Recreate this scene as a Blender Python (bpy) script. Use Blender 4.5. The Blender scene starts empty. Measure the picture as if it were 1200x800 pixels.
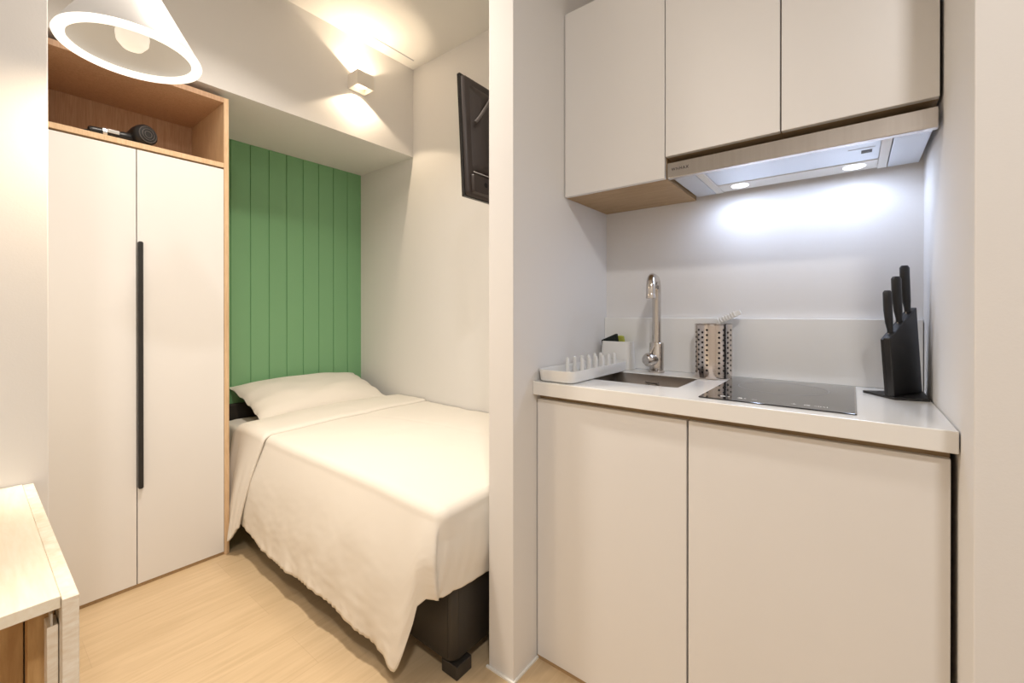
import bpy, bmesh, math
from math import sin, cos, pi, radians, sqrt, hypot
from mathutils import Vector, Matrix, noise, Euler

S = bpy.context.scene
C = S.collection

# ------------------------------------------------------------------ materials
def new_mat(name):
    m = bpy.data.materials.new(name); m.use_nodes = True
    nt = m.node_tree; b = nt.nodes['Principled BSDF']
    return m, nt, b

def plain(name, col, rough=.5, metal=0., bump=0., bscale=200., spec=None, coat=0., var=0.0):
    m, nt, b = new_mat(name)
    b.inputs['Base Color'].default_value = (*col, 1)
    b.inputs['Roughness'].default_value = rough
    b.inputs['Metallic'].default_value = metal
    if spec is not None: b.inputs['Specular IOR Level'].default_value = spec
    if coat: b.inputs['Coat Weight'].default_value = coat; b.inputs['Coat Roughness'].default_value = .05
    if bump or var:
        tc = nt.nodes.new('ShaderNodeTexCoord'); n = nt.nodes.new('ShaderNodeTexNoise')
        n.inputs['Scale'].default_value = bscale; n.inputs['Detail'].default_value = 4
        nt.links.new(tc.outputs['Object'], n.inputs['Vector'])
        if bump:
            bp = nt.nodes.new('ShaderNodeBump'); bp.inputs['Strength'].default_value = bump; bp.inputs['Distance'].default_value = .002
            nt.links.new(n.outputs['Fac'], bp.inputs['Height']); nt.links.new(bp.outputs['Normal'], b.inputs['Normal'])
        if var:
            r = nt.nodes.new('ShaderNodeValToRGB')
            r.color_ramp.elements[0].position = .3; r.color_ramp.elements[1].position = .7
            r.color_ramp.elements[0].color = (*[c * (1 - var) for c in col], 1); r.color_ramp.elements[1].color = (*col, 1)
            nt.links.new(n.outputs['Fac'], r.inputs['Fac']); nt.links.new(r.outputs['Color'], b.inputs['Base Color'])
    return m

def wood(name, c1, c2, scale=(1, 1, 1), rough=.45, dist=1.5, bands=6., knots=False):
    """grain runs along the axis whose scale is smallest"""
    m, nt, b = new_mat(name)
    tc = nt.nodes.new('ShaderNodeTexCoord'); mp = nt.nodes.new('ShaderNodeMapping')
    mp.inputs['Scale'].default_value = scale
    nt.links.new(tc.outputs['Object'], mp.inputs['Vector'])
    n1 = nt.nodes.new('ShaderNodeTexNoise'); n1.inputs['Scale'].default_value = bands; n1.inputs['Detail'].default_value = 8
    n1.inputs['Roughness'].default_value = .65; n1.inputs['Distortion'].default_value = dist
    n2 = nt.nodes.new('ShaderNodeTexNoise'); n2.inputs['Scale'].default_value = bands * 6; n2.inputs['Detail'].default_value = 3
    nt.links.new(mp.outputs['Vector'], n1.inputs['Vector']); nt.links.new(mp.outputs['Vector'], n2.inputs['Vector'])
    mx = nt.nodes.new('ShaderNodeMix'); mx.data_type = 'FLOAT'; mx.inputs[0].default_value = .35
    nt.links.new(n1.outputs['Fac'], mx.inputs[2]); nt.links.new(n2.outputs['Fac'], mx.inputs[3])
    r = nt.nodes.new('ShaderNodeValToRGB')
    r.color_ramp.elements[0].position = .36; r.color_ramp.elements[1].position = .64
    r.color_ramp.elements[0].color = (*c1, 1); r.color_ramp.elements[1].color = (*c2, 1)
    nt.links.new(mx.outputs[0], r.inputs['Fac']); nt.links.new(r.outputs['Color'], b.inputs['Base Color'])
    bp = nt.nodes.new('ShaderNodeBump'); bp.inputs['Strength'].default_value = .08; bp.inputs['Distance'].default_value = .001
    nt.links.new(mx.outputs[0], bp.inputs['Height']); nt.links.new(bp.outputs['Normal'], b.inputs['Normal'])
    b.inputs['Roughness'].default_value = rough
    return m

def emit(name, col, strength):
    m, nt, b = new_mat(name)
    b.inputs['Base Color'].default_value = (*col, 1)
    b.inputs['Emission Color'].default_value = (*col, 1); b.inputs['Emission Strength'].default_value = strength
    return m

def floor_mat():
    m, nt, b = new_mat('oak vinyl planks')
    tc = nt.nodes.new('ShaderNodeTexCoord')
    mp = nt.nodes.new('ShaderNodeMapping'); mp.inputs['Rotation'].default_value = (0, 0, pi / 2)
    nt.links.new(tc.outputs['Object'], mp.inputs['Vector'])
    br = nt.nodes.new('ShaderNodeTexBrick'); br.offset = .37
    br.inputs['Scale'].default_value = 1; br.inputs['Brick Width'].default_value = 1.22; br.inputs['Row Height'].default_value = .18
    br.inputs['Mortar Size'].default_value = .0012; br.inputs['Mortar Smooth'].default_value = .6; br.inputs['Bias'].default_value = 0
    br.inputs['Color1'].default_value = (.63, .47, .285, 1); br.inputs['Color2'].default_value = (.67, .505, .315, 1)
    br.inputs['Mortar'].default_value = (.58, .42, .26, 1)
    nt.links.new(mp.outputs['Vector'], br.inputs['Vector'])
    mp2 = nt.nodes.new('ShaderNodeMapping'); mp2.inputs['Scale'].default_value = (14, 1.2, 1)
    nt.links.new(tc.outputs['Object'], mp2.inputs['Vector'])
    n = nt.nodes.new('ShaderNodeTexNoise'); n.inputs['Scale'].default_value = 3; n.inputs['Detail'].default_value = 8; n.inputs['Distortion'].default_value = 1.2
    nt.links.new(mp2.outputs['Vector'], n.inputs['Vector'])
    r = nt.nodes.new('ShaderNodeValToRGB'); r.color_ramp.elements[0].position = .3; r.color_ramp.elements[1].position = .7
    r.color_ramp.elements[0].color = (.87, .85, .81, 1); r.color_ramp.elements[1].color = (1.0, 1.0, 1.0, 1)
    nt.links.new(n.outputs['Fac'], r.inputs['Fac'])
    mx = nt.nodes.new('ShaderNodeMix'); mx.data_type = 'RGBA'; mx.blend_type = 'MULTIPLY'; mx.inputs[0].default_value = 1
    nt.links.new(br.outputs['Color'], mx.inputs[6]); nt.links.new(r.outputs['Color'], mx.inputs[7])
    nt.links.new(mx.outputs[2], b.inputs['Base Color'])
    b.inputs['Roughness'].default_value = .38
    return m

M = dict(
    wall=plain('white wall paint', (.77, .752, .73), .85, bump=.08, bscale=260),
    ceil=plain('white ceiling paint', (.80, .78, .74), .9),
    floor=floor_mat(),
    caulk=plain('white skirting', (.85, .84, .80), .5),
    green=plain('green painted boards', (.205, .43, .215), .42, bump=.06, bscale=120),
    lam=plain('white laminate', (.80, .782, .76), .38, var=.02, bscale=3),
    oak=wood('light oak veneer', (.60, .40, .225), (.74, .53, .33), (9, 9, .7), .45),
    oakin=wood('shaded oak veneer', (.44, .26, .15), (.60, .39, .245), (14, 14, .5), .45),  # niche shade put into a darker copy of the oak
    oakh=wood('plywood oak', (.36, .235, .12), (.50, .345, .19), (.7, 9, 9), .5),
    pine=wood('pine board', (.86, .77, .60), (.93, .87, .73), (.8, 7, 7), .5, 2.2, 4),
    pineo=wood('orange pine board', (.48, .27, .10), (.68, .43, .19), (7, 7, .9), .5, 2.5, 3),
    pinee=wood('pine end board', (.80, .68, .52), (.94, .88, .76), (4, 4, 12), .5, 2.5, 3),
    solid=plain('white solid surface', (.84, .83, .80), .18, coat=.3),
    steel=plain('brushed steel', (.62, .59, .56), .27, 1., bump=.05, bscale=400),
    steelbar=wood('hood bar steel', (.62, .58, .55), (.68, .645, .615), (3, .01, .01), .15),
    chrome=plain('satin nickel', (.60, .56, .52), .16, 1.),
    sinks=plain('sink steel', (.42, .38, .34), .33, 1., bump=.05, bscale=300),
    hoodp=plain('hood filter metal', (.68, .71, .76), .38, .75, bump=.1, bscale=600),
    black=plain('black satin plastic', (.012, .012, .013), .38),
    blackm=plain('matt black metal', (.014, .013, .013), .5),
    glass=plain('black ceramic glass', (.012, .012, .014), .06, coat=.6),
    sym=plain('printed white symbol', (.85, .85, .85), .5),
    grey=plain('printed pale grey', (.42, .42, .44), .4),
    ink=plain('grey lettering', (.05, .04, .04), .5),
    tvp=plain('dark brown plastic', (.030, .020, .017), .42),
    tvb=plain('gloss black plastic', (.01, .009, .009), .15),
    cable=plain('grey cable sleeve', (.10, .085, .08), .35),
    bed=plain('charcoal faux leather', (.032, .027, .022), .5, bump=.3, bscale=300),
    bedleg=plain('dark metal leg', (.03, .026, .022), .35),
    linen=plain('cream white cotton', (.80, .755, .68), .9, bump=.22, bscale=500),
    wplast=plain('white plastic', (.80, .79, .76), .35),
    crockm=plain('polished steel', (.66, .60, .56), .14, 1.),
    holes=plain('dark hole', (.008, .007, .007), .9),
    sponge=plain('black scouring pad', (.012, .018, .016), .95, bump=.8, bscale=300),
    lime=plain('yellow green sponge', (.42, .45, .08), .9, bump=.8, bscale=200),
    shade=plain('white enamel shade', (.74, .72, .69), .45),
    lamp=plain('painted white lamp metal', (.80, .76, .70), .5),
    silver=plain('silver plastic', (.75, .74, .72), .25, .8),
)
M['steelbar'].node_tree.nodes['Principled BSDF'].inputs['Metallic'].default_value = 1
M['warmglow'] = emit('warm lamp disc', (1, .86, .62), 4)
M['ringglow'] = emit('glowing lamp rim', (1, .96, .88), .9)
M['bulbglow'] = emit('lamp bulb', (1, .95, .85), .35)
M['coolglow'] = emit('cool hood lamp', (.90, .95, 1), 2.5)

# ------------------------------------------------------------------ mesh helpers
LOC = {}
def finish(name, bm, mat, parent=None, smooth=None, bevel=0, segs=2, solid=0, sub=0, mats=None):
    bmesh.ops.recalc_face_normals(bm, faces=bm.faces)
    off = LOC.get(parent.name if parent else None, Vector((0, 0, 0)))
    if not parent:
        # origin of a stand-alone mesh at the middle of its foot
        xs = [v.co for v in bm.verts]
        off = Vector(((min(v.x for v in xs) + max(v.x for v in xs)) / 2, (min(v.y for v in xs) + max(v.y for v in xs)) / 2, min(v.z for v in xs)))
    for v in bm.verts: v.co -= off
    me = bpy.data.meshes.new(name); bm.to_mesh(me); bm.free()
    o = bpy.data.objects.new(name, me); C.objects.link(o)
    for mm in (mats or [mat]): me.materials.append(mm)
    if parent:
        o.parent = parent; LOC[o.name] = off.copy()
    else:
        o.location = off; LOC[o.name] = off.copy()
    if solid:
        md = o.modifiers.new('s', 'SOLIDIFY'); md.thickness = solid; md.offset = 0
    if bevel:
        md = o.modifiers.new('b', 'BEVEL'); md.width = bevel; md.segments = segs; md.limit_method = 'ANGLE'; md.angle_limit = radians(35)
    if sub:
        md = o.modifiers.new('u', 'SUBSURF'); md.levels = sub; md.render_levels = sub
    if smooth is not None:
        for p in me.polygons: p.use_smooth = True
        if smooth < 180:
            try: me.set_sharp_from_angle(angle=radians(smooth))
            except Exception: pass
    elif bevel:
        for p in me.polygons: p.use_smooth = False
    return o

def thing(name, label, cat, loc, group=None):
    o = bpy.data.objects.new(name, None); C.objects.link(o); o.location = loc
    o.empty_display_size = .05
    LOC[o.name] = Vector(loc); o['label'] = label; o['category'] = cat
    if group: o['group'] = group
    return o
def tag(o, label, cat, group=None):
    o['label'] = label; o['category'] = cat
    if group: o['group'] = group
    return o

def box(bm, x0, x1, y0, y1, z0, z1, mat=None, mi=0):
    vs = [bm.verts.new((x, y, z)) for x in (x0, x1) for y in (y0, y1) for z in (z0, z1)]
    if mat is not None:
        for v in vs: v.co = mat @ v.co
    fs = []
    for f in ((0, 1, 3, 2), (4, 6, 7, 5), (0, 4, 5, 1), (2, 3, 7, 6), (0, 2, 6, 4), (1, 5, 7, 3)):
        fc = bm.faces.new([vs[i] for i in f]); fc.material_index = mi; fs.append(fc)
    return vs
def BX(*a, **k):
    bm = bmesh.new(); box(bm, *a, **k); return bm
def prism(bm, pts, d0, d1, fn, mi=0):
    """pts 2-D outline; fn(u,v,d)->xyz"""
    a = [bm.verts.new(fn(u, v, d0)) for u, v in pts]; b = [bm.verts.new(fn(u, v, d1)) for u, v in pts]
    n = len(pts)
    f = [bm.faces.new(a), bm.faces.new(b[::-1])]
    for i in range(n): f.append(bm.faces.new([a[i], a[(i + 1) % n], b[(i + 1) % n], b[i]]))
    for x in f: x.material_index = mi
def frame_of(d):
    d = Vector(d).normalized(); up = Vector((0, 0, 1)) if abs(d.z) < .9 else Vector((1, 0, 0))
    a = d.cross(up).normalized(); return a, d.cross(a).normalized()
def tube(bm, pts, r, n=14, caps=True):
    pts = [Vector(p) for p in pts]; rr = r if isinstance(r, (list, tuple)) else [r] * len(pts)
    rings = []; a = None
    for i, p in enumerate(pts):
        d = (pts[min(i + 1, len(pts) - 1)] - pts[max(i - 1, 0)]).normalized()
        if a is None: a, b = frame_of(d)
        else:
            a = (a - d * a.dot(d)).normalized()
        b = d.cross(a).normalized()
        rings.append([bm.verts.new(p + a * rr[i] * cos(2 * pi * k / n) + b * rr[i] * sin(2 * pi * k / n)) for k in range(n)])
    for i in range(len(rings) - 1):
        for k in range(n): bm.faces.new([rings[i][k], rings[i][(k + 1) % n], rings[i + 1][(k + 1) % n], rings[i + 1][k]])
    if caps: bm.faces.new(rings[0][::-1]); bm.faces.new(rings[-1])
def lathe(bm, prof, c, n=32, axis=(0, 0, 1), close=False):
    ax = Vector(axis).normalized(); a, b = frame_of(ax); c = Vector(c); rings = []
    for r, h in prof:
        if r < 1e-6: rings.append([bm.verts.new(c + ax * h)])
        else: rings.append([bm.verts.new(c + ax * h + (a * cos(2 * pi * k / n) + b * sin(2 * pi * k / n)) * r) for k in range(n)])
    prs = list(zip(rings, rings[1:]))
    if close: prs.append((rings[-1], rings[0]))
    for p, q in prs:
        for k in range(n):
            k2 = (k + 1) % n
            if len(p) == 1 and len(q) == 1: continue
            if len(p) == 1: bm.faces.new([p[0], q[k2], q[k]])
            elif len(q) == 1: bm.faces.new([p[k], p[k2], q[0]])
            else: bm.faces.new([p[k], p[k2], q[k2], q[k]])
def rrect(x0, x1, y0, y1, r, n=5):
    pts = []
    for cx, cy, a0 in ((x1 - r, y1 - r, 0), (x0 + r, y1 - r, 90), (x0 + r, y0 + r, 180), (x1 - r, y0 + r, 270)):
        for k in range(n + 1):
            a = radians(a0 + 90 * k / n); pts.append((cx + r * cos(a), cy + r * sin(a)))
    return pts
def loft(bm, loops, cap0=True, cap1=True):
    L = [[bm.verts.new(p) for p in lp] for lp in loops]; n = len(L[0])
    for p, q in zip(L, L[1:]):
        for k in range(n): bm.faces.new([p[k], p[(k + 1) % n], q[(k + 1) % n], q[k]])
    if cap0: bm.faces.new(L[0][::-1])
    if cap1: bm.faces.new(L[-1])
def grid(bm, fn, nu, nv):
    V = [[bm.verts.new(fn(i / nu, j / nv)) for j in range(nv + 1)] for i in range(nu + 1)]
    for i in range(nu):
        for j in range(nv): bm.faces.new([V[i][j], V[i + 1][j], V[i + 1][j + 1], V[i][j + 1]])
    return V
def spline(pts, n=8):
    P = [Vector(p) for p in pts]; P = [P[0] * 2 - P[1]] + P + [P[-1] * 2 - P[-2]]; out = []
    for i in range(1, len(P) - 2):
        for k in range(n):
            t = k / n; a, b, c, d = P[i - 1:i + 3]
            out.append(.5 * ((2 * b) + (c - a) * t + (2 * a - 5 * b + 4 * c - d) * t * t + (3 * b - a - 3 * c + d) * t ** 3))
    out.append(P[-2]); return out

# ------------------------------------------------------------------ measured layout (metres)
ZC = 2.7231
XW, XR = -.8033, .1565
YP, YC, YD, YU, YB = 1.0267, 1.1271, 1.1498, 1.3197, 1.657
XF, XG, YF = -2.2831, -2.8885, 1.8427
ZS = 2.1474
XL = -1.42
YL = .119

# ------------------------------------------------------------------ setting
def struct(name, bm, mat, **k):
    o = finish(name, bm, mat, None, **k); o['kind'] = 'structure'; return o
struct('floor', BX(-3.1, 1.5, -1.6, 2.1, -.12, 0), M['floor'])
struct('ceiling', BX(-3.1, 1.5, -1.6, 2.1, ZC, ZC + .1), M['ceil'])
struct('wall_far', BX(-2.99, XW - .0975, YF, 2.0, 0, ZC), M['wall'])
struct('wall_bed_head', BX(-3.0, -2.905, YL, YF, 0, ZS), M['wall'])
struct('wall_bulkhead', BX(-3.0, XF + .003, YL, YF, ZS, ZC), M['wall'])
struct('wall_left', BX(-3.0, XL, -1.5, YL, 0, ZC), M['wall'], bevel=.002)
struct('wall_partition', BX(-.9009, XW, YP, 2.0, 0, ZC), M['wall'], bevel=.002)
struct('wall_kitchen', BX(XW, XR, YB, 2.0, 0, ZC), M['wall'])
struct('wall_right', BX(XR, 1.4, YP - .006, 2.0, 0, ZC), M['wall'], bevel=.002)
struct('wall_east', BX(1.3, 1.4, -1.5, YP - .006, 0, ZC), M['wall'])
struct('wall_rear', BX(-3.0, 1.4, -1.6, -1.5, 0, ZC), M['wall'])
bm = bmesh.new()
box(bm, -.907, XW + .006, YP - .007, YP, 0, .006); box(bm, XW, XW + .006, YP, YD + .01, 0, .006)
struct('trim_1', bm, M['caulk'])
# narrow access hatch seam in the ceiling beside the bulkhead
bm = bmesh.new(); box(bm, -2.196, -2.188, 1.47, 1.775, ZC - .002, ZC)
struct('trim_2', bm, M['grey'])

# ------------------------------------------------------------------ green wall panelling
bm = bmesh.new()
edges = [YF - .0035 - .1075 * k for k in range(11)]
prof = []
y = YF - .0035
pts = [(YF - .0005, 0.), (YF - .0005, .016)]
for k, e in enumerate(edges):
    lo = max(e - .1075, .772)
    if e <= .775: break
    if k: pts += [(e + .0035, .016), (e + .0012, .0095), (e - .0012, .0095), (e - .0035, .016)]
pts += [(.772, .016), (.772, 0.)]
prism(bm, pts, .002, ZS - .001, lambda u, v, d: (-2.9045 + v, u, d))
tag(finish('wall_panelling', bm, M['green']), 'green painted vertical tongue and groove boards behind the bed pillow', 'wall panelling')

# ------------------------------------------------------------------ wardrobe
W = thing('wardrobe', 'tall white two door wardrobe with oak frame and open top niche', 'wardrobe', (-2.55, .445, 0))
ZT0, ZT1 = 2.090, 2.1133
bm = bmesh.new()
box(bm, -2.88, XF, .7475, .7675, 0, ZT1); finish('side_panel', bm, M['oak'], W, bevel=.001)
bm = BX(-2.88, XF, .1215, .1395, 0, ZT1); finish('side_panel', bm, M['oak'], W, bevel=.001)
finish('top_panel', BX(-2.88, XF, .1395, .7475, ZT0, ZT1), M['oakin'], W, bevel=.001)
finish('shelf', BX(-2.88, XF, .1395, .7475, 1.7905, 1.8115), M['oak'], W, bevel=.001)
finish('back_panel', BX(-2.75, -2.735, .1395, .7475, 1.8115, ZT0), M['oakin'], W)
finish('bottom_panel', BX(-2.88, XF - .006, .1395, .7475, 0, .012), M['oakh'], W)
bm = bmesh.new(); box(bm, -2.88, XF - .021, .1395, .7475, .0125, 1.7905); finish('carcass', bm, M['oakh'], W)
for y0, y1, right in ((.1405, .4352, False), (.4383, .7462, True)):
    d = finish('door', BX(XF - .018, XF, y0, y1, .0150, 1.782), M['lam'], W, bevel=.0012)
    if right:
        bm = bmesh.new()
        prism(bm, rrect(.4385, .4545, .405, 1.409, .006), 0, .018, lambda u, v, dd: (XF + dd, u, v))
        h = finish('handle', bm, M['blackm'], d, bevel=.002); h['label'] = 'long slim black vertical handle'

# hair dryer on the shelf
H = thing('hair_dryer', 'black hair dryer lying on the open wardrobe shelf', 'hair dryer', (-2.33, .43, 1.8115))
ZH = 1.8115
bm = bmesh.new()
ax = Vector((.80, .28, .02)).normalized(); c0 = Vector((-2.395, .440, ZH + .043))
lathe(bm, [(0, 0), (.020, 0), (.026, .004), (.032, .03), (.040, .06), (.0425, .085), (.041, .10), (.038, .104)], c0, 28, ax)
finish('barrel', bm, M['black'], H, smooth=50)
bm = bmesh.new(); lathe(bm, [(.038, .101), (.034, .107), (.012, .110), (0, .110)], c0, 28, ax)
g = finish('air_intake_grille', bm, M['blackm'], H, smooth=40)
bm = bmesh.new()
for r in (.013, .022, .032): lathe(bm, [(r - .001, .106), (r - .001, .1115 if r < .025 else .1095), (r + .001, .1115 if r < .025 else .1095), (r + .001, .106)], c0, 28, ax)
finish('grille_ring', bm, M['cable'], g, smooth=40)
bm = bmesh.new(); tube(bm, spline([(-2.335, .445, ZH + .026), (-2.32, .395, ZH + .022), (-2.315, .345, ZH + .018), (-2.31, .30, ZH + .014)], 6), [.018] * 6 + [.016] * 6 + [.0145] * 6 + [.012], 14)
hd = finish('handle', bm, M['black'], H, smooth=60)
bm = bmesh.new(); tube(bm, [(-2.313, .352, ZH + .019), (-2.3125, .338, ZH + .018)], [.0168, .0168], 14)
box(bm, -2.300, -2.2955, .352, .388, ZH + .016, ZH + .030)
finish('switch', bm, M['silver'], hd, bevel=.0015)
bm = bmesh.new(); lathe(bm, [(.024, -.03), (.022, -.045), (.018, -.045), (.018, -.028)], c0, 24, ax)
finish('nozzle', bm, M['silver'], H, smooth=40)
bm = bmesh.new()
loop = [(-2.31, .30, ZH + .012), (-2.325, .275, ZH + .006), (-2.36, .29, ZH + .004), (-2.39, .33, ZH + .004), (-2.37, .385, ZH + .004), (-2.335, .36, ZH + .004), (-2.35, .31, ZH + .011), (-2.39, .30, ZH + .011)]
tube(bm, spline(loop, 8), .0035, 8); finish('cord', bm, M['blackm'], H, smooth=60)

# ------------------------------------------------------------------ bed
B = thing('bed', 'single bed with charcoal base, short legs and dark headboard', 'bed', (-1.9, 1.38, 0))
bm = bmesh.new()
loops = []
for z, ins in ((.040, .02), (.044, .006), (.052, 0), (.27, 0), (.285, .008), (.29, .02)):
    loops.append([(x, y, z) for x, y in rrect(-2.845 + ins, -.952 - ins, .918 + ins, 1.835 - ins, .03)])
loft(bm, loops); finish('base', bm, M['bed'], B, smooth=50)
bm = bmesh.new(); box(bm, -.9745, -.9735, .9172, .9185, .06, .28); box(bm, -.9525, -.9512, .945, .9462, .06, .28)
finish('seam', bm, M['bedleg'], B)
for x0 in (-2.80, -1.008):
    for y0 in (.924, 1.76):
        finish('leg', BX(x0, x0 + .068, y0, y0 + .066, 0, .042), M['bedleg'], B, bevel=.003)
bm = bmesh.new(); loops = []
for z, ins in ((.29, .02), (.30, .006), (.32, 0), (.455, 0), (.475, .006), (.487, .02), (.490, .05)):
    loops.append([(x, y, z) for x, y in rrect(-2.84 + ins, -.975 - ins, .935 + ins, 1.835 - ins, .05)])
loft(bm, loops)
ms = finish('mattress', bm, M['linen'], B, smooth=50); ms['label'] = 'white sheeted mattress'
bm = bmesh.new(); prism(bm, rrect(.925, 1.838, .05, .585, .02), 0, .035, lambda u, v, d: (-2.884 + d, u, v))
finish('headboard', bm, M['bed'], B, bevel=.008)
# rumpled sheet over the head end
def N(p, s): return noise.noise(Vector(p) * s)
bm = bmesh.new()
def sheet(u, v):
    x = -2.82 + .45 * u
    L = v * 1.14
    if L < .86: y = 1.80 - L; z = .4965
    elif L < .90: a = (L - .86) / .04 * pi / 2; y = .94 - .025 * sin(a); z = .4965 - .025 * (1 - cos(a))
    else: y = .915 - .012 * sin((L - .90) * 12); z = .4715 - (L - .90)
    w = .006 * N((x * 9, y * 2.5 + z * 2, 3.3), 3) + .002 * N((x, y, z), 34)
    return (x, y - (abs(w) if L > .87 else 0) , z + (abs(w) + .001 if L < .90 else 0))
grid(bm, sheet, 70, 110); finish('bed_sheet', bm, M['linen'], B, smooth=180)

# duvet ---------------------------------------------------------------
D = thing('duvet', 'cream white duvet spread over the bed, its corner trailing to the floor', 'duvet', (-1.65, 1.36, .49))
def interp(tab, x):
    if x <= tab[0][0]: return tab[0][1:]
    for a, b in zip(tab, tab[1:]):
        if x <= b[0]:
            t = (x - a[0]) / (b[0] - a[0]); return tuple(a[i] + (b[i] - a[i]) * t for i in range(1, len(a)))
    return tab[-1][1:]
# near side hem: x at the hem, (top x), y, z
X0, X1, Yn, Yf = -2.36, -.975, .895, 1.836
def ztop(x, y):
    z = .548 + .012 * sin(pi * min(1, max(0, (y - Yn) / (Yf - Yn)))) 
    z += .008 * N((x, y, 0), 2.2) + .0035 * N((x * 2.2, y * 1.1, 5), 5)
    z -= .012 * max(0, (x + 1.25) / .3)
    # soft press marks from folding
    z -= .003 * math.exp(-((y - 1.45 - .12 * (x + 1.7)) / .012) ** 2)
    return z
nx, ny = 110, 70
bm = bmesh.new()
G = [[None] * (ny + 1) for _ in range(nx + 1)]
for i in range(nx + 1):
    for j in range(ny + 1):
        x = X0 + (X1 - X0) * i / nx; y = Yn + (Yf - Yn) * j / ny
        G[i][j] = bm.verts.new((x, y, ztop(x, y)))
for i in range(nx):
    for j in range(ny): bm.faces.new([G[i][j], G[i + 1][j], G[i + 1][j + 1], G[i][j + 1]])
hem = [(-2.36, .800, .155), (-2.20, .792, .148), (-2.05, .79, .122), (-1.89, .788, .104), (-1.66, .788, .109), (-1.48, .785, .119), (-1.335, .785, .098), (-1.207, .788, .086), (-1.121, .788, .073), (-1.066, .788, .052), (-1.045, .794, .085), (-1.020, .810, .175), (-1.0, .825, .262), (-.975, .84, .285)]
cols = []   # (top vert, normal, hem point)
for i in range(nx + 1):
    x = G[i][0].co.x
    # foot-most part of the side squeezes towards the tip
    xh = x if x < -1.3 else -1.3 + (x + 1.3) * (1.0)
    yh, zh = interp(hem, xh)
    cols.append((G[i][0], Vector((0, -1, 0)), Vector((xh, yh, zh))))
for k in range(1, 9):
    a = k / 9 * pi / 2
    cols.append((G[nx][0], Vector((sin(a), -cos(a), 0)), Vector((-.958 + .028 * sin(a), .878 - .030 * cos(a), .286 - .004 * k / 9))))
for j in range(ny + 1):
    y = G[nx][j].co.y
    cols.append((G[nx][j], Vector((1, 0, 0)), Vector((-.926, y + .0, .282 + .004 * sin(y * 9)))))
MJ = 46; r = .034
prev = None
for ci, (tv, n, hp) in enumerate(cols):
    col = [tv]
    t0 = tv.co.copy(); foot = n.x > .5
    for j in range(1, MJ + 1):
        if j <= 6:
            a = j / 6 * pi / 2
            p = t0 + n * (r * sin(a)) + Vector((0, 0, -r * (1 - cos(a))))
            s = 0
        else:
            s = (j - 6) / (MJ - 6)
            q0 = t0 + n * r + Vector((0, 0, -r))
            p = q0.lerp(hp, s)
            bulge = .020 * sin(pi * s) * (1 - .35 * s)
            p += n * bulge
            along = (p.x if n.y < -.5 else p.y)
            amp = s * (1 if n.y < -.5 else .5)
            w = .010 * N((along * 1.0, s * .45, 7.7), 4.5) + .0045 * N((along, s * .30, 1.3), 13) + .0022 * N((along * 1.5 + s * .6, s * .8, 2), 22)
            if n.y < -.5 and p.x < -1.03: w += .004 * sin((p.x * 26 + s * 3))*s
            p += n * w * amp
            # puckered stitching just above the hem
            if s > .93: p += n * (.0022 * sin(along * 170 + 3 * sin(along * 31)))
        if foot:
            dy = p.y - Yn
            p.x -= .016 * math.exp(-max(0, dy) / .05) * min(1, s * 4)
            p.x += .003 * sin(dy * 150 + s * 9) * math.exp(-max(0, dy) / .10) * min(1, s * 3)
            p.x = min(p.x, -.912)
        col.append(bm.verts.new(p))
    if prev:
        for j in range(MJ):
            q = [prev[j], col[j], col[j + 1], prev[j + 1]]
            q = list(dict.fromkeys(q))
            if len(q) > 2: bm.faces.new(q)
    prev = col
cover = finish('cover', bm, M['linen'], D, smooth=180, solid=.007)
# turned-back band at the head end
bm = bmesh.new()
def band(u, v):
    # u across the band (head -> foot), v along: wall -> top -> near side -> hem
    TOP = .66
    xt = -2.47 + .355 * u
    if v < TOP:
        t = v / TOP
        y = 1.833 + (.895 - 1.833) * t; xt += .03 * (1 - t) * u * -1.0
        z = ztop(xt, y) + .012 + .006 * sin(pi * u) ** .6
        if u > .93: z -= .010 * ((u - .93) / .07) ** 2
        return (xt, y, z - .035 * max(0, .12 - u) / .12)
    t = (v - TOP) / (1 - TOP)
    z0 = ztop(xt, .895) + .012 + .006 * sin(pi * u) ** .6 - (.010 * ((u - .93) / .07) ** 2 if u > .93 else 0) - .035 * max(0, .12 - u) / .12
    if t < .12:
        a = t / .12 * pi / 2; return (xt, .895 - .048 * sin(a), z0 - .036 * (1 - cos(a)))
    s = (t - .12) / .88
    # hem outline: low pointed corner towards the wardrobe, higher towards the foot
    xh = -2.345 + .163 * u ** .9
    zh = .150 - .075 * math.exp(-((u - .52) / .30) ** 2) - .01 * (1 - u)
    yh = .778 - .022 * math.exp(-((u - .55) / .3) ** 2)
    if xh < -2.285: yh = max(yh, .782)
    x = xt + (xh - xt) * s; y = .847 + (yh - .847) * s; z = z0 - .036 + (zh - z0 + .036) * s
    w = .008 * N((x, s * .25, 11), 9) + .004 * sin(u * 17 + s * 1.6) * s
    y += -.012 * sin(pi * s) - abs(w) * .8 * (min(1, s * 2))
    if x < -2.27: y = max(y, .774)
    return (x, y, z)
grid(bm, band, 46, 150)
fb = finish('turned_back_edge', bm, M['linen'], D, smooth=180, solid=.008)

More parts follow.
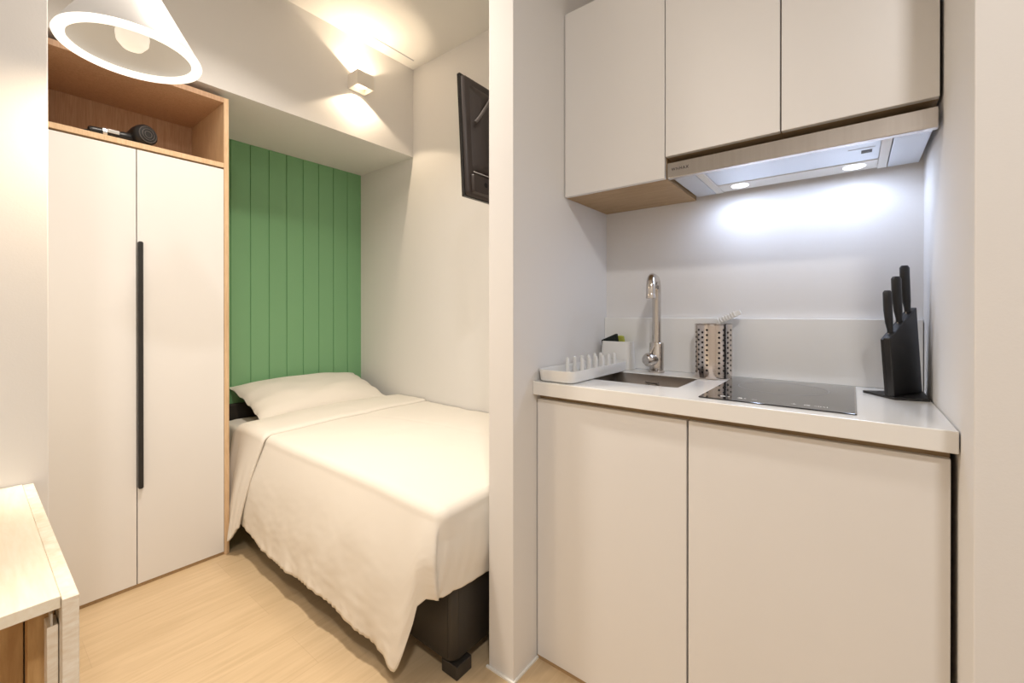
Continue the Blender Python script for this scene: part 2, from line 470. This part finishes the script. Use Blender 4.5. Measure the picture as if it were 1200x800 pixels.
# pillow ---------------------------------------------------------------
bm = bmesh.new()
Rp = Matrix.Translation((-2.672, 1.375, .611)) @ Euler((radians(0), radians(17), radians(0))).to_matrix().to_4x4()
def pil(sgn):
    def f(u, v):
        a = u * 2 - 1; b = v * 2 - 1
        hw, hl = .235, .405
        px = a * hw * (1 - .075 * (1 - a * a) * 0 - .09 * (1 - b ** 2) * 0) * (1 - .05 * (1 - b * b) * abs(a) ** 3)
        py = b * hl * (1 - .04 * (1 - a * a) * abs(b) ** 3)
        # thickness falls off to a seam, pinched at corners
        ta = max(0, 1 - abs(a) ** 2.6) ** .62; tb = max(0, 1 - abs(b) ** 3.2) ** .62
        t = .082 * ta * tb
        wr = .012 * N((px * 2, py * .9, 4), 6) * (ta * tb) ** .5 + .006 * abs(b) ** 3 * sin(a * 13 + b * 2) * ta
        z = sgn * (t * (1 if sgn > 0 else .62)) + (wr if sgn > 0 else 0)
        return Rp @ Vector((px, py, z))
    return f
grid(bm, pil(1), 50, 80); grid(bm, pil(-1), 50, 80)
bmesh.ops.remove_doubles(bm, verts=bm.verts, dist=.0006)
pw = finish('pillow', bm, M['linen'], None, smooth=180)
tag(pw, 'plump cream white pillow leaning against the green boards at the bed head', 'pillow')

# ------------------------------------------------------------------ sconce
L = thing('wall_sconce', 'small square white up and down wall light on the bulkhead above the bed', 'wall light', (-2.28, 1.422, 2.45))
y0, y1, z0, z1, xa, xb = 1.370, 1.4755, 2.407, 2.489, XF + .003, -2.180
bm = bmesh.new()
t = .004
box(bm, xb - t, xb, y0, y1, z0, z1); box(bm, xa + .001, xa + .012, y0, y1, z0, z1)
box(bm, xa + .012, xb - t, y0, y0 + t, z0, z1); box(bm, xa + .012, xb - t, y1 - t, y1, z0, z1)
finish('housing', bm, M['lamp'], L)
for zc in (z0 + .022, z1 - .022):
    bm = bmesh.new(); lathe(bm, [(0, -.003), (.034, -.003), (.034, .003), (0, .003)], ((xa + xb) / 2 + .003, (y0 + y1) / 2, zc), 24)
    finish('lamp_disc', bm, M['warmglow'], L)
finish('mid_plate', BX(xa + .012, xb - t, y0 + t, y1 - t, z0 + .035, z0 + .045), M['lamp'], L)

# ------------------------------------------------------------------ pendant
pc = Vector((-1.262, .235, 1.70)); R = .124
P = thing('pendant_lamp', 'white cone pendant lamp with glowing rim hanging before the wardrobe', 'pendant lamp', tuple(pc))
bm = bmesh.new()
lathe(bm, [(R, 0), (R * .97, .010), (.030, .168), (.018, .175), (.014, .175), (.026, .166), (R * .93, .010), (R * .95, 0)], pc, 64, close=True)
finish('shade', bm, M['shade'], P, smooth=50)
bm = bmesh.new()
prof = [(R - .008 + .0105 * cos(a), -.002 + .0075 * sin(a)) for a in [2 * pi * k / 10 for k in range(10)]]
lathe(bm, prof, pc, 64, close=True); finish('rim_light', bm, M['ringglow'], P, smooth=180)
bm = bmesh.new(); lathe(bm, [(0, .004), (.018, .007), (.028, .020), (.030, .036), (.026, .055), (.016, .075), (.013, .15), (0, .15)], pc, 28)
finish('bulb', bm, M['bulbglow'], P, smooth=60)
bm = bmesh.new(); lathe(bm, [(0, .155), (.02, .155), (.02, .20), (.012, .21), (0, .21)], pc, 24)
finish('socket', bm, M['shade'], P, smooth=40)
bm = bmesh.new(); tube(bm, [pc + Vector((0, 0, .205)), Vector((pc.x, pc.y, ZC - .02))], .003, 8); finish('cord', bm, M['wplast'], P)
bm = bmesh.new(); lathe(bm, [(0, -.025), (.045, -.025), (.05, -.018), (.05, 0), (0, 0)], (pc.x, pc.y, ZC), 28); finish('ceiling_rose', bm, M['shade'], P, smooth=40)

# ------------------------------------------------------------------ television
T = thing('television', 'black flat television seen from behind, on a bracket high over the bed', 'television', (-1.09, 1.45, 1.53))
ta = math.atan2(.026, .447)
TM = Matrix.Translation((-1.0745, 1.101, 1.534)) @ Euler((0, -ta, 0)).to_matrix().to_4x4()
def tb(*a, mi=0): return BX(*a, mat=TM, mi=mi)
finish('screen', tb(-.020, -.006, 0, .735, 0, .448), M['tvb'], T, bevel=.002)
bm = bmesh.new()
lo = []
for d, ins in ((-.006, .0), (.004, .004), (.008, .010)):
    lo.append([TM @ Vector((d, u, v)) for u, v in rrect(.004 + ins, .731 - ins, .004 + ins, .444 - ins, .012, 3)])
loft(bm, lo); shell = finish('back_shell', bm, M['tvp'], T, smooth=40)
bm = bmesh.new()
lo = []
for d, ins in ((.006, 0), (.030, .030), (.034, .045)):
    lo.append([TM @ Vector((d, u, v)) for u, v in rrect(.030 + ins, .705 - ins, .095 + ins * .5, .415 - ins, .02, 3)])
loft(bm, lo); finish('back_bulge', bm, M['tvp'], shell, smooth=35)
bm = bmesh.new()
lo = []
for d, ins in ((.006, 0), (.020, .004), (.022, .008)):
    lo.append([TM @ Vector((d, u, v)) for u, v in rrect(.020 + ins, .715 - ins, .012 + ins, .083 - ins, .006, 3)])
loft(bm, lo); spk = finish('speaker_bar', bm, M['tvp'], T, smooth=35)
bm = bmesh.new(); lathe(bm, [(0, 0), (.009, 0), (.009, .0015), (0, .0015)], TM @ Vector((.0215, .085, .050)), 18, TM.to_3x3() @ Vector((1, 0, 0)))
finish('port', bm, M['holes'], spk)
bm = bmesh.new(); box(bm, .02, .0215, .024, .20, .0845, .088, mat=TM); finish('light_edge', bm, M['silver'], spk)
bm = bmesh.new(); tube(bm, spline([TM @ Vector(p) for p in ((.034, .030, .262), (.042, .052, .292), (.046, .088, .345), (.044, .125, .395), (.03, .16, .43))], 8), .006, 10)
finish('cable', bm, M['cable'], T, smooth=60)
bm = bmesh.new(); tube(bm, spline([TM @ Vector(p) for p in ((.024, .125, .075), (.040, .135, .105), (.050, .15, .15), (.046, .2, .2))], 8), .005, 10)
finish('cable', bm, M['cable'], T, smooth=60)
bm = bmesh.new()
box(bm, .034, .044, .27, .47, .13, .33, mat=TM); finish('mounting_plate', bm, M['blackm'], T, bevel=.002)
bm = bmesh.new(); box(bm, -1.045, -.912, 1.42, 1.455, 1.70, 1.76); box(bm, -.914, -.9015, 1.38, 1.50, 1.63, 1.83)
finish('wall_arm', bm, M['blackm'], T, bevel=.003)

# ------------------------------------------------------------------ kitchen base cabinets
def base_cab(x0, x1, dx0, dx1, label):
    k = thing('base_cabinet', label, 'cabinet', ((x0 + x1) / 2, 1.4, 0), 'kitchen base cabinets')
    bm = bmesh.new(); t = .016
    yf = YD + .0195
    box(bm, x0, x0 + t, yf, YB - .002, 0, .8575); box(bm, x1 - t, x1, yf, YB - .002, 0, .8575)
    box(bm, x0 + t, x1 - t, YB - .012, YB - .002, 0, .8575)
    box(bm, x0 + t, x1 - t, yf, YB - .012, 0, t)
    box(bm, x0 + t, x1 - t, yf, yf + .016, .80, .8575)
    finish('carcass', bm, M['oakh'], k)
    finish('plinth', BX(x0, x1, YD + .003, yf - .0005, 0, .0115), M['oakh'], k)
    finish('door', BX(dx0, dx1, YD, YD + .018, .0132, .8414), M['lam'], k, bevel=.0012)
    return k
base_cab(XW + .001, -.3315, XW + .0035, -.3345, 'white flat door base cabinet under the sink')
base_cab(-.3305, .1475, -.3295, .1465, 'white flat door base cabinet under the hob')

# worktop with sink cut-out and upstand
SX0, SX1, SY0, SY1 = -.700, -.400, 1.285, 1.512
K = thing('worktop', 'white solid surface kitchen worktop with raised back ledge', 'worktop', (-.32, 1.39, .858))
bm = bmesh.new()
outer = [(XW + .0005, YC), (XR - .002, YC), (XR - .002, YB - .0005), (XW + .0005, YB - .0005)]
hole = rrect(SX0, SX1, SY0, SY1, .012, 3)
for z in (.858, .900):
    pass
def ringface(z, up):
    o = [bm.verts.new((x, y, z)) for x, y in outer]; h = [bm.verts.new((x, y, z)) for x, y in hole]
    return o, h
ot, ht = ringface(.9, 1); ob, hb = ringface(.858, 0)
# hole corners order: (+,+), (-,+), (-,-), (+,-) ; 4 pts each
seg = [ht[0:4], ht[4:8], ht[8:12], ht[12:16]]; segb = [hb[0:4], hb[4:8], hb[8:12], hb[12:16]]
oc = [2, 3, 0, 1]
for O, Sg in ((ot, seg), (ob, segb)):
    for k in range(4):
        for q in range(3): bm.faces.new([O[oc[k]], Sg[k][q], Sg[k][q + 1]])
        bm.faces.new([O[oc[k]], Sg[k][3], Sg[(k + 1) % 4][0], O[oc[(k + 1) % 4]]])
for k in range(4): bm.faces.new([ot[k], ot[(k + 1) % 4], ob[(k + 1) % 4], ob[k]])
for k in range(16): bm.faces.new([ht[k], ht[(k + 1) % 16], hb[(k + 1) % 16], hb[k]])
finish('slab', bm, M['solid'], K, bevel=.0018)
finish('upstand', BX(XW + .0005, XR - .002, YB - .018, YB - .0005, .9001, 1.100), M['solid'], K, bevel=.002)

# sink
Kk = thing('sink', 'small rectangular stainless steel sink sunk in the worktop', 'sink', (-.55, 1.4, .72))
bm = bmesh.new()
lo = []
for z, ins, rr in ((.8985, .0012, .011), (.74, .004, .03), (.725, .02, .03)):
    lo.append([(x, y, z) for x, y in rrect(SX0 + ins, SX1 - ins, SY0 + ins, SY1 - ins, rr, 4)])
loft(bm, lo, cap0=False); finish('basin', bm, M['sinks'], Kk, smooth=40, solid=.0008)
bm = bmesh.new(); lathe(bm, [(0, 0), (.035, 0), (.042, .002), (.042, .004), (.036, .004), (.03, .002), (0, .002)], (-.55, 1.4, .7256), 28); finish('drain', bm, M['chrome'], Kk, smooth=40)
bm = bmesh.new()
for a in ((-.580, -.532, .872, .8755), (-.580, -.532, .846, .8495), (-.580, -.577, .846, .8755), (-.535, -.532, .846, .8755), (-.571, -.541, .856, .866)):
    box(bm, a[0], a[1], SY1 - .0075, SY1 - .0035, a[2], a[3])
finish('overflow_plate', bm, M['chrome'], Kk, bevel=.001)

# faucet
F = thing('faucet', 'tall gooseneck brushed nickel kitchen tap behind the sink', 'tap', (-.570, 1.578, .9))
fx, fy = -.566, 1.580
bm = bmesh.new(); lathe(bm, [(0, 0), (.028, 0), (.028, .006), (.0255, .008), (.0255, .106), (.023, .110), (0, .110)], (fx, fy, .9), 32); bd = finish('body', bm, M['chrome'], F, smooth=40)
bm = bmesh.new()
sd = Vector((.22, -.975, 0)).normalized(); pts = [Vector((fx, fy, 1.0)), Vector((fx, fy, 1.10)), Vector((fx, fy, 1.19))]
Rr = .045; zt = 1.240
for k in range(1, 9):
    a = pi / 2 * k / 8; pts.append(Vector((fx, fy, zt - Rr)) + sd * (Rr * (1 - cos(a))) + Vector((0, 0, Rr * sin(a))))
reach = .150
for k in range(0, 9):
    a = pi / 2 * k / 8; pts.append(Vector((fx, fy, zt - Rr)) + sd * (reach - Rr + Rr * sin(a)) + Vector((0, 0, Rr * cos(a))))
pts.append(pts[-1] + Vector((0, 0, -.026)))
tube(bm, pts, .0152, 20); sp = finish('spout', bm, M['chrome'], F, smooth=60)
bm = bmesh.new(); e = pts[-1]; lathe(bm, [(0, 0), (.0160, 0), (.0160, .014), (.0152, .016)], e + Vector((0, 0, -.002)), 20); finish('aerator', bm, M['chrome'], sp, smooth=40)
hdv = Vector((-.45, -.88, 0)).normalized()
bm = bmesh.new(); lathe(bm, [(0, .012), (.0225, .012), (.0245, .030), (.0235, .044), (.018, .052), (0, .054)], Vector((fx, fy, .9 + .048)), 28, hdv); hn = finish('lever_housing', bm, M['chrome'], F, smooth=40)
bm = bmesh.new(); p0 = Vector((fx, fy, .948)) + hdv * .040
tube(bm, [p0 + Vector((.004, .004, .018)), p0 + Vector((.014, .010, .040)) , p0 + Vector((.024, .016, .060))], [.0042, .0038, .0032], 10); finish('lever', bm, M['chrome'], F, smooth=60)

# drying rack
RK = thing('dish_rack', 'low white plastic dish drying tray with two rows of pegs beside the sink', 'dish rack', (-.73, 1.34, .9))
bm = bmesh.new()
def rr3(ins, z, r=.03): return [(x, y, z) for x, y in rrect(-.7985 + ins, -.662 - ins, 1.138 + ins, 1.553 - ins, max(.006, r - ins), 6)]
loft(bm, [rr3(.010, .9005), rr3(.004, .904), rr3(.0, .936), rr3(.001, .938), rr3(.0035, .938), rr3(.0045, .936), rr3(.008, .912)]); finish('tray', bm, M['wplast'], RK, smooth=40)
for x, ys in ((-.768, 1.285), (-.716, 1.302)):
    for k in range(6):
        bm = bmesh.new(); lathe(bm, [(0, .0), (.0088, .0), (.0072, .030), (.0068, .046), (.0045, .0525), (0, .054)], (x, ys + .0495 * k - (.008 if x > -.74 else 0), .9125), 14)
        finish('peg', bm, M['wplast'], RK, smooth=50)

# sponge caddy + sponge
bm = bmesh.new()
def cl(ins, z): return [(x, y, z) for x, y in rrect(-.789 + ins, -.664 - ins, 1.562 + ins, 1.634 - ins, .016, 5)]
loft(bm, [cl(0, .9005), cl(.0, .904), cl(.005, 1.006), cl(.006, 1.008), cl(.008, 1.008), cl(.0085, 1.004), cl(.006, .93)])
tag(finish('sink_caddy', bm, M['wplast'], None, smooth=40), 'small upright white plastic tub in the worktop corner behind the dish tray', 'sink caddy')
SP = thing('sponge', 'yellow green sponge with black scouring side poking out of the white tub', 'sponge', (-.74, 1.59, .985))
SM = Matrix.Translation((-.744, 1.592, .962)) @ Euler((0, radians(-8), 0)).to_matrix().to_4x4()
bm = bmesh.new(); prism(bm, [(-.036, .02), (.028, .02), (.028, .072), (-.036, .054)], -.016, .006, lambda u, v, d: SM @ Vector((u, d, v))); finish('scouring_pad', bm, M['sponge'], SP, bevel=.002)
bm = bmesh.new(); prism(bm, [(-.030, .02), (.048, .02), (.046, .060), (.03, .064), (-.03, .05)], .0065, .024, lambda u, v, d: SM @ Vector((u, d, v))); finish('foam', bm, M['lime'], SP, bevel=.003)

# perforated crock
cx, cy, cr, ch = -.368, 1.5665, .0585, .181
CR = thing('utensil_holder', 'polished stainless steel perforated utensil pot on the worktop beside the tap', 'utensil pot', (cx, cy, .9))
bm = bmesh.new()
lathe(bm, [(0, .0), (cr - .003, 0), (cr - .001, .003), (cr - .001, ch - .004), (cr, ch - .002), (cr, ch), (cr - .0025, ch), (cr - .0025, .004), (0, .004)], (cx, cy, .9005), 64); pot = finish('pot', bm, M['crockm'], CR, smooth=20)
# perforations: dark round openings, two panels of staggered rows around the wall
bm = bmesh.new()
cam_az = math.atan2(-cy, -cx)
colsA = []
for base in (-66, 17, 107, 190):
    for q in range(4): colsA.append((cam_az + radians(base + q * 15.5), q % 2))
for az, st in colsA:
    for k in range(9):
        z = .9 + .022 + .0165 * k + (.008 if st else 0)
        d = Vector((cos(az), sin(az), 0)); c = Vector((cx, cy, z)) + d * (cr - .0012)
        lathe(bm, [(0, .0), (.0037, .0), (.0037, .0006), (0, .0006)], c, 10, d)
hl = finish('perforations', bm, M['holes'], CR); hl['kind'] = 'stuff'
U = thing('cooking_utensil', 'white plastic kitchen utensil propped behind the perforated steel pot', 'utensil', (cx, cy, .91))
bm = bmesh.new()
p0, p1 = Vector((-.352, 1.560, .906)), Vector((-.352, 1.596, 1.088))
tube(bm, [p0, p0.lerp(p1, .5), p1], [.005, .005, .0055], 10); finish('handle', bm, M['wplast'], U, smooth=60)
bm = bmesh.new(); UM = Matrix.Translation((-.350, 1.598, 1.082)) @ Euler((0, radians(-28), radians(6))).to_matrix().to_4x4()
box(bm, -.012, .070, -.012, .012, 0, .016, mat=UM)
for k in range(7): box(bm, -.006 + k * .009, -.002 + k * .009, -.0145, .0145, .002, .019, mat=UM)
finish('ribbed_head', bm, M['wplast'], U, bevel=.001)

# hob
HB = thing('hob', 'black glass induction hob with one thin ring marking', 'hob', (-.152, 1.38, .9))
hx0, hx1, hy0, hy1 = -.3125, .0085, 1.172, 1.612
bm = bmesh.new(); prism(bm, rrect(hx0, hx1, hy0, hy1, .004, 2), .9003, .9030, lambda u, v, d: (u, v, d)); finish('glass_plate', bm, M['glass'], HB, bevel=.0012)
bm = bmesh.new(); box(bm, hx1 - .0035, hx1 - .0008, hy0 + .004, hy1 - .004, .9030, .9034); finish('steel_trim', bm, M['steel'], HB)
bm = bmesh.new(); lathe(bm, [(.1085, 0), (.1085, .0004), (.1098, .0004), (.1098, 0)], (-.158, 1.447, .9030), 72, close=True); finish('ring_marking', bm, M['grey'], HB)
def sym(name, fn):
    bm = bmesh.new(); fn(bm); finish(name, bm, M['sym'], HB)
ZG = .9030
def ringat(bm, x, y, r, w=.0014): lathe(bm, [(r - w, 0), (r - w, .0004), (r, .0004), (r, 0)], (x, y, ZG), 20, close=True)
def bar(bm, x, y, w, h, rot=0):
    box(bm, -w / 2, w / 2, -h / 2, h / 2, 0, .0004, mat=Matrix.Translation((x, y, ZG)) @ Matrix.Rotation(rot, 4, 'Z'))
def s_power(bm): ringat(bm, -.262, 1.214, .006); bar(bm, -.262, 1.219, .0012, .006); bar(bm, -.248, 1.214, .006, .0012); bar(bm, -.248, 1.214, .0012, .006)
def s_lock(bm): bar(bm, -.222, 1.211, .010, .006); ringat(bm, -.222, 1.216, .0035); bar(bm, -.211, 1.212, .004, .004)
def s_minus(bm): bar(bm, -.190, 1.211, .012, .0014)
def s_plus(bm): bar(bm, -.108, 1.211, .010, .0016); bar(bm, -.108, 1.214, .0016, .010)
def s_timer(bm): ringat(bm, -.082, 1.213, .006); bar(bm, -.082, 1.215, .001, .005); bar(bm, -.080, 1.213, .004, .001)
def s_pause(bm): bar(bm, -.060, 1.213, .0014, .010); bar(bm, -.056, 1.213, .0014, .010); bar(bm, -.050, 1.213, .0012, .009, .3); bar(bm, -.044, 1.213, .0014, .010); bar(bm, -.065, 1.213, .006, .0014)
for nm, f in (('power_symbol', s_power), ('lock_symbol', s_lock), ('minus_symbol', s_minus), ('plus_symbol', s_plus), ('timer_symbol', s_timer), ('pause_symbol', s_pause)): sym(nm, f)
bm = bmesh.new(); bar(bm, -.022, 1.184, .006, .002); bar(bm, -.013, 1.184, .006, .003); ringat(bm, -.004, 1.184, .003); finish('corner_print', bm, M['grey'], HB)

# knife block
A = Vector((.084, 1.449, 0)); Uv = Vector((.066, .139, 0)).normalized(); Nn = Vector((-Uv.y, Uv.x, 0))
KB = thing('knife_block', 'slanted black knife block on a flat black foot in the worktop corner', 'knife block', (.10, 1.52, .9))
bm = bmesh.new()
prism(bm, [(.022, 1.523), (.084, 1.440), (.151, 1.462), (.151, 1.60)], .9005, .9065, lambda u, v, d: (u, v, d)); finish('foot_plate', bm, M['blackm'], KB, bevel=.0015)
lean = -.030 / .2
def blk(u, w, d): # u along, w up, d thickness
    return A + Uv * (u + lean * w) + Nn * d + Vector((0, 0, .9065 + w))
LB = .150
bm = bmesh.new(); prism(bm, [(0, 0), (LB, 0), (LB, .226), (0, .148)], 0, .015, blk); blo = finish('block', bm, M['black'], KB, bevel=.002)
bm = bmesh.new(); prism(bm, [(0.003, 0), (LB - .003, 0), (LB - .003, .222), (.003, .144)], .0155, .022, blk); finish('rear_leaf', bm, M['blackm'], KB, bevel=.001)
# knives
def knife(u, w0, w1, label, s=1.):
    kn = thing('kitchen_knife', label, 'knife', tuple(blk(u, w0, .018)), 'knives in the black block')
    prof = [(0, .0065, .0055), (.10, .0060, .0055), (.25, .0085, .0070), (.55, .0100, .0080), (.80, .0098, .0080), (.95, .0105, .0080), (1.0, .0070, .0055)]
    bm = bmesh.new(); lo = []
    for t, a, b in prof:
        c = blk(u, w0 + (w1 - w0) * t, .011) + Uv * (.004 * sin(pi * t) * -1)
        lo.append([c + Uv * (a * s * cos(q)) + Nn * (b * s * sin(q)) for q in [2 * pi * k / 14 for k in range(14)]])
    loft(bm, lo); finish('handle', bm, M['black'], kn, smooth=50)
    bm = bmesh.new(); prism(bm, [(u - .010, w0 - .10), (u + .010, w0 - .12), (u + .010, w0 + .002), (u - .010, w0 + .002)], .0104, .0116, lambda a, b, d: blk(a, b, d)); finish('blade', bm, M['steel'], kn)
knife(.030, .158, .268, 'black handled knife in the block, shortest and lowest of the three', 1.12)
knife(.080, .186, .305, 'black handled knife in the middle slot of the block', 1.25)
knife(.128, .212, .335, 'black handled knife in the block, tallest and nearest the right wall', 1.25)

# ------------------------------------------------------------------ upper cabinets
ZM, ZU, ZUT = 1.5916, 1.5275, 2.1728
def wall_cab(x0, x1, dx0, dx1, z0, zd, label, ym=YB - .002):
    k = thing('wall_cabinet', label, 'cabinet', ((x0 + x1) / 2, 1.5, z0), 'white kitchen wall cabinets')
    yf = YU + .0195; t = .016
    bm = bmesh.new(); box(bm, x0, x0 + t, yf, ym, z0, ZUT); box(bm, x1 - t, x1, yf, ym, z0, ZUT)
    box(bm, x0 + t, x1 - t, yf, ym, z0, z0 + t); box(bm, x0 + t, x1 - t, yf, ym, ZUT - t, ZUT); box(bm, x0 + t, x1 - t, ym - .008, ym, z0 + t, ZUT - t)
    finish('carcass', bm, M['oakh'], k)
    finish('door', BX(dx0, dx1, YU, YU + .018, zd, ZUT), M['lam'], k, bevel=.0012)
wall_cab(XW + .001, -.4475, XW + .0035, -.4490, ZU, ZU, 'white wall cabinet left of the hood, hanging lowest of the three')
wall_cab(-.4465, -.1478, -.4462, -.1490, ZM + .002, ZM, 'white wall cabinet above the left half of the hood')
wall_cab(-.1468, .1510, -.1455, .1500, ZM + .002, ZM, 'white wall cabinet above the right half of the hood')

# ------------------------------------------------------------------ hood
HD = thing('cooker_hood', 'slim stainless steel pull out cooker hood with lit underside', 'cooker hood', (-.146, 1.47, 1.53))
hx0, hx1 = -.4400, .1480
finish('front_bar', BX(hx0, hx1, YU, YU + .020, 1.5245, 1.5700), M['steelbar'], HD, bevel=.0015)
finish('side_panel', BX(hx0 + .004, hx0 + .066, YU + .022, 1.630, 1.5335, 1.572), M['hoodp'], HD, bevel=.001)
finish('side_panel', BX(hx1 - .070, hx1 - .004, YU + .022, 1.630, 1.5335, 1.572), M['hoodp'], HD, bevel=.001)
finish('housing', BX(hx0 + .068, hx1 - .072, YU + .022, 1.630, 1.548, 1.572), M['hoodp'], HD)
finish('motor_box', BX(hx0 + .01, hx1 - .01, 1.40, 1.62, 1.5722, 1.5925), M['blackm'], HD)
finish('gap_shade_sheet', BX(hx0 + .002, hx1 - .002, YU + .021, YU + .0218, 1.528, 1.5715), M['holes'], HD)  # black sheet stands in for the shade in the slot behind the bar
# frame around the filter
bm = bmesh.new(); fx0, fx1 = hx0 + .068, hx1 - .072
box(bm, fx0, fx0 + .022, YU + .024, 1.630, 1.5335, 1.548); box(bm, fx1 - .020, fx1, YU + .024, 1.630, 1.5335, 1.548)
box(bm, fx0 + .022, fx1 - .020, YU + .024, YU + .034, 1.5335, 1.548)
finish('filter_frame', bm, M['wplast'], HD, bevel=.001)
bm = bmesh.new(); box(bm, fx0 + .0225, fx1 - .0205, YU + .0345, 1.540, 1.538, 1.5478)
flt = finish('filter', bm, M['hoodp'], HD, bevel=.001)
bm = bmesh.new(); box(bm, fx1 - .085, fx1 - .030, YU + .100, YU + .165, 1.5368, 1.5379); lp = finish('latch_recess', bm, M['hoodp'], flt)
bm = bmesh.new(); box(bm, fx1 - .058, fx1 - .036, YU + .118, YU + .142, 1.5358, 1.5367); finish('latch', bm, M['ink'], flt)
bm = bmesh.new(); box(bm, fx0 + .0225, fx1 - .0205, 1.5415, 1.628, 1.536, 1.5478)
lpn = finish('light_panel', bm, M['wplast'], HD, bevel=.001)
HL = [(-.290, 1.580), (.004, 1.580)]
for lx, ly in HL:
    bm = bmesh.new(); lathe(bm, [(0, 0), (.024, 0), (.027, .002), (.027, .0035), (0, .0035)], (lx, ly, 1.5345), 28)
    finish('hood_lamp', bm, M['coolglow'], lpn, smooth=40)
cu = bpy.data.curves.new('letters', 'FONT'); cu.body = 'WNHAX'; cu.size = .0125; cu.extrude = .0002; cu.offset = .00025; cu.space_character = 1.25
tmp = bpy.data.objects.new('letters', cu); C.objects.link(tmp)
bpy.context.view_layer.update()
me = bpy.data.meshes.new_from_object(tmp.evaluated_get(bpy.context.evaluated_depsgraph_get()))
bpy.data.objects.remove(tmp)
bm = bmesh.new(); bm.from_mesh(me)
w = max(v.co.x for v in bm.verts)
TMX = Matrix.Translation((hx0 + .012, YU - .0003, 1.5450)) @ Matrix.Rotation(pi / 2, 4, 'X')
for v in bm.verts: v.co = TMX @ Vector((v.co.x * .050 / w, v.co.y * 1.0, v.co.z))
lt = finish('lettering', bm, M['ink'], HD)

# ------------------------------------------------------------------ pine table by the left wall
TB = thing('folding_table', 'pale pine folding table against the left wall', 'table', (-1.1, -.25, 0))
tx0, tx1, tz = XL + .002, -.812, .745
finish('tabletop', BX(tx0, tx1 - .006, -.75, .0790, tz - .016, tz), M['pine'], TB, bevel=.001)
finish('end_panel', BX(tx0, tx1 + .003, .0795, .0955, 0, tz - .002), M['pinee'], TB, bevel=.001)
finish('end_panel', BX(tx0, tx1 + .002, -.772, -.7505, 0, tz), M['pinee'], TB, bevel=.001)
finish('hinged_leg', BX(-.868, -.836, .0680, .0785, .02, .700), M['pinee'], TB, bevel=.001)
bm = bmesh.new(); box(bm, -.860, -.838, .0715, .0735, .7002, .716)
finish('bracket', bm, M['wplast'], TB)
finish('inner_panel', BX(-.935, -.915, -.73, .052, .04, tz - .016), M['pineo'], TB, bevel=.001)
finish('inner_rail', BX(-.913, -.872, .0530, .0785, .04, tz - .0165), M['pineo'], TB, bevel=.001)

# ------------------------------------------------------------------ lights
def light(kind, name, loc, power, col, size=.1, rot=None, spot=None, blend=.3, shape=None, sy=None, spread=None):
    l = bpy.data.lights.new(name, kind); l.energy = power; l.color = col
    if kind == 'AREA':
        l.size = size
        if shape: l.shape = shape
        if sy: l.size_y = sy
        if spread: l.spread = spread
    else: l.shadow_soft_size = size
    if spot: l.spot_size = radians(spot); l.spot_blend = blend
    o = bpy.data.objects.new(name, l); C.objects.link(o); o.location = loc
    if rot: o.rotation_euler = rot
    return o
WARM = (1, .80, .57); NEU = (1, .925, .85); COOL = (.62, .74, 1)
mx_, my_ = (xa + xb) / 2 + .003, (y0 + y1) / 2
sx, sy_ = (-2.2835 + .003 + .012 - 2.184) / 2, 1.42275
light('SPOT', 'sconce_down_light', (-2.224, sy_, 2.425), 14, WARM, .008, (0, 0, 0), 122, .2)
light('SPOT', 'sconce_up_light', (-2.224, sy_, 2.471), 10, WARM, .008, (pi, 0, 0), 122, .2)
light('SPOT', 'pendant_light', (pc.x, pc.y, pc.z - .008), 14, WARM, .06, (0, 0, 0), 178, 1.0)
for lx, ly in HL:
    light('SPOT', 'hood_light', (lx, ly, 1.531), 1.5, COOL, .024, (0, 0, 0), 165, .6)
light('AREA', 'hood_fill_light', (-.143, 1.560, 1.530), 1.0, COOL, .46, None, shape='RECTANGLE', sy=.05)  # fill added along the panel to spread cool light over the splashback
def downlight(x, y, p, label, cone=105, aim=(0, 0), area=0, size=.19, spread=180, col=(1, .962, .935)):
    bm = bmesh.new(); lathe(bm, [(size / 2, 0), (size / 2 + .012, 0), (size / 2 + .012, -.006), (size / 2, -.004)], (x, y, ZC), 32, close=True)
    o = finish('ceiling_downlight', bm, M['shade'], None, smooth=40)
    if p: light('SPOT', 'ceiling_spot', (x, y, ZC - .012), p, col, size / 2, (radians(aim[0]), radians(aim[1]), 0), cone, 1.0)
    if area: light('AREA', 'ceiling_light', (x, y, ZC - .012), area, col, .18, None, shape='DISK', spread=radians(spread))
    tag(o, label, 'downlight')
downlight(-1.45, .60, 0, 'round ceiling downlight between the bed and the pendant lamp', area=20.5, spread=128, col=(1, .905, .80))
downlight(.45, -.35, 0, 'unseen round ceiling downlight added to brighten the kitchen', area=25)  # added lamp, lights the kitchen doors and right wall from the camera side
wd = bpy.data.worlds.new('World'); S.world = wd; wd.use_nodes = True
wd.node_tree.nodes['Background'].inputs[0].default_value = (.9, .85, .8, 1); wd.node_tree.nodes['Background'].inputs[1].default_value = .3

# ------------------------------------------------------------------ camera
cam = bpy.data.cameras.new('Camera'); co = bpy.data.objects.new('Camera', cam); C.objects.link(co)
F_PX, TH, PITCH, CY = 506.44, .6668, .0020, 368.16
cam.sensor_fit = 'HORIZONTAL'; cam.sensor_width = 36; cam.lens = F_PX / 1200 * 36
cam.shift_y = (CY - 400) / 1200
cam.clip_start = .02
co.location = (0, 0, 1.1165); co.rotation_euler = (pi / 2 - PITCH, 0, TH)
S.camera = co
S.view_settings.view_transform = 'Standard'; S.view_settings.look = 'None'
S.view_settings.exposure = 0.0; S.view_settings.gamma = 1
S.view_settings.use_curve_mapping = False
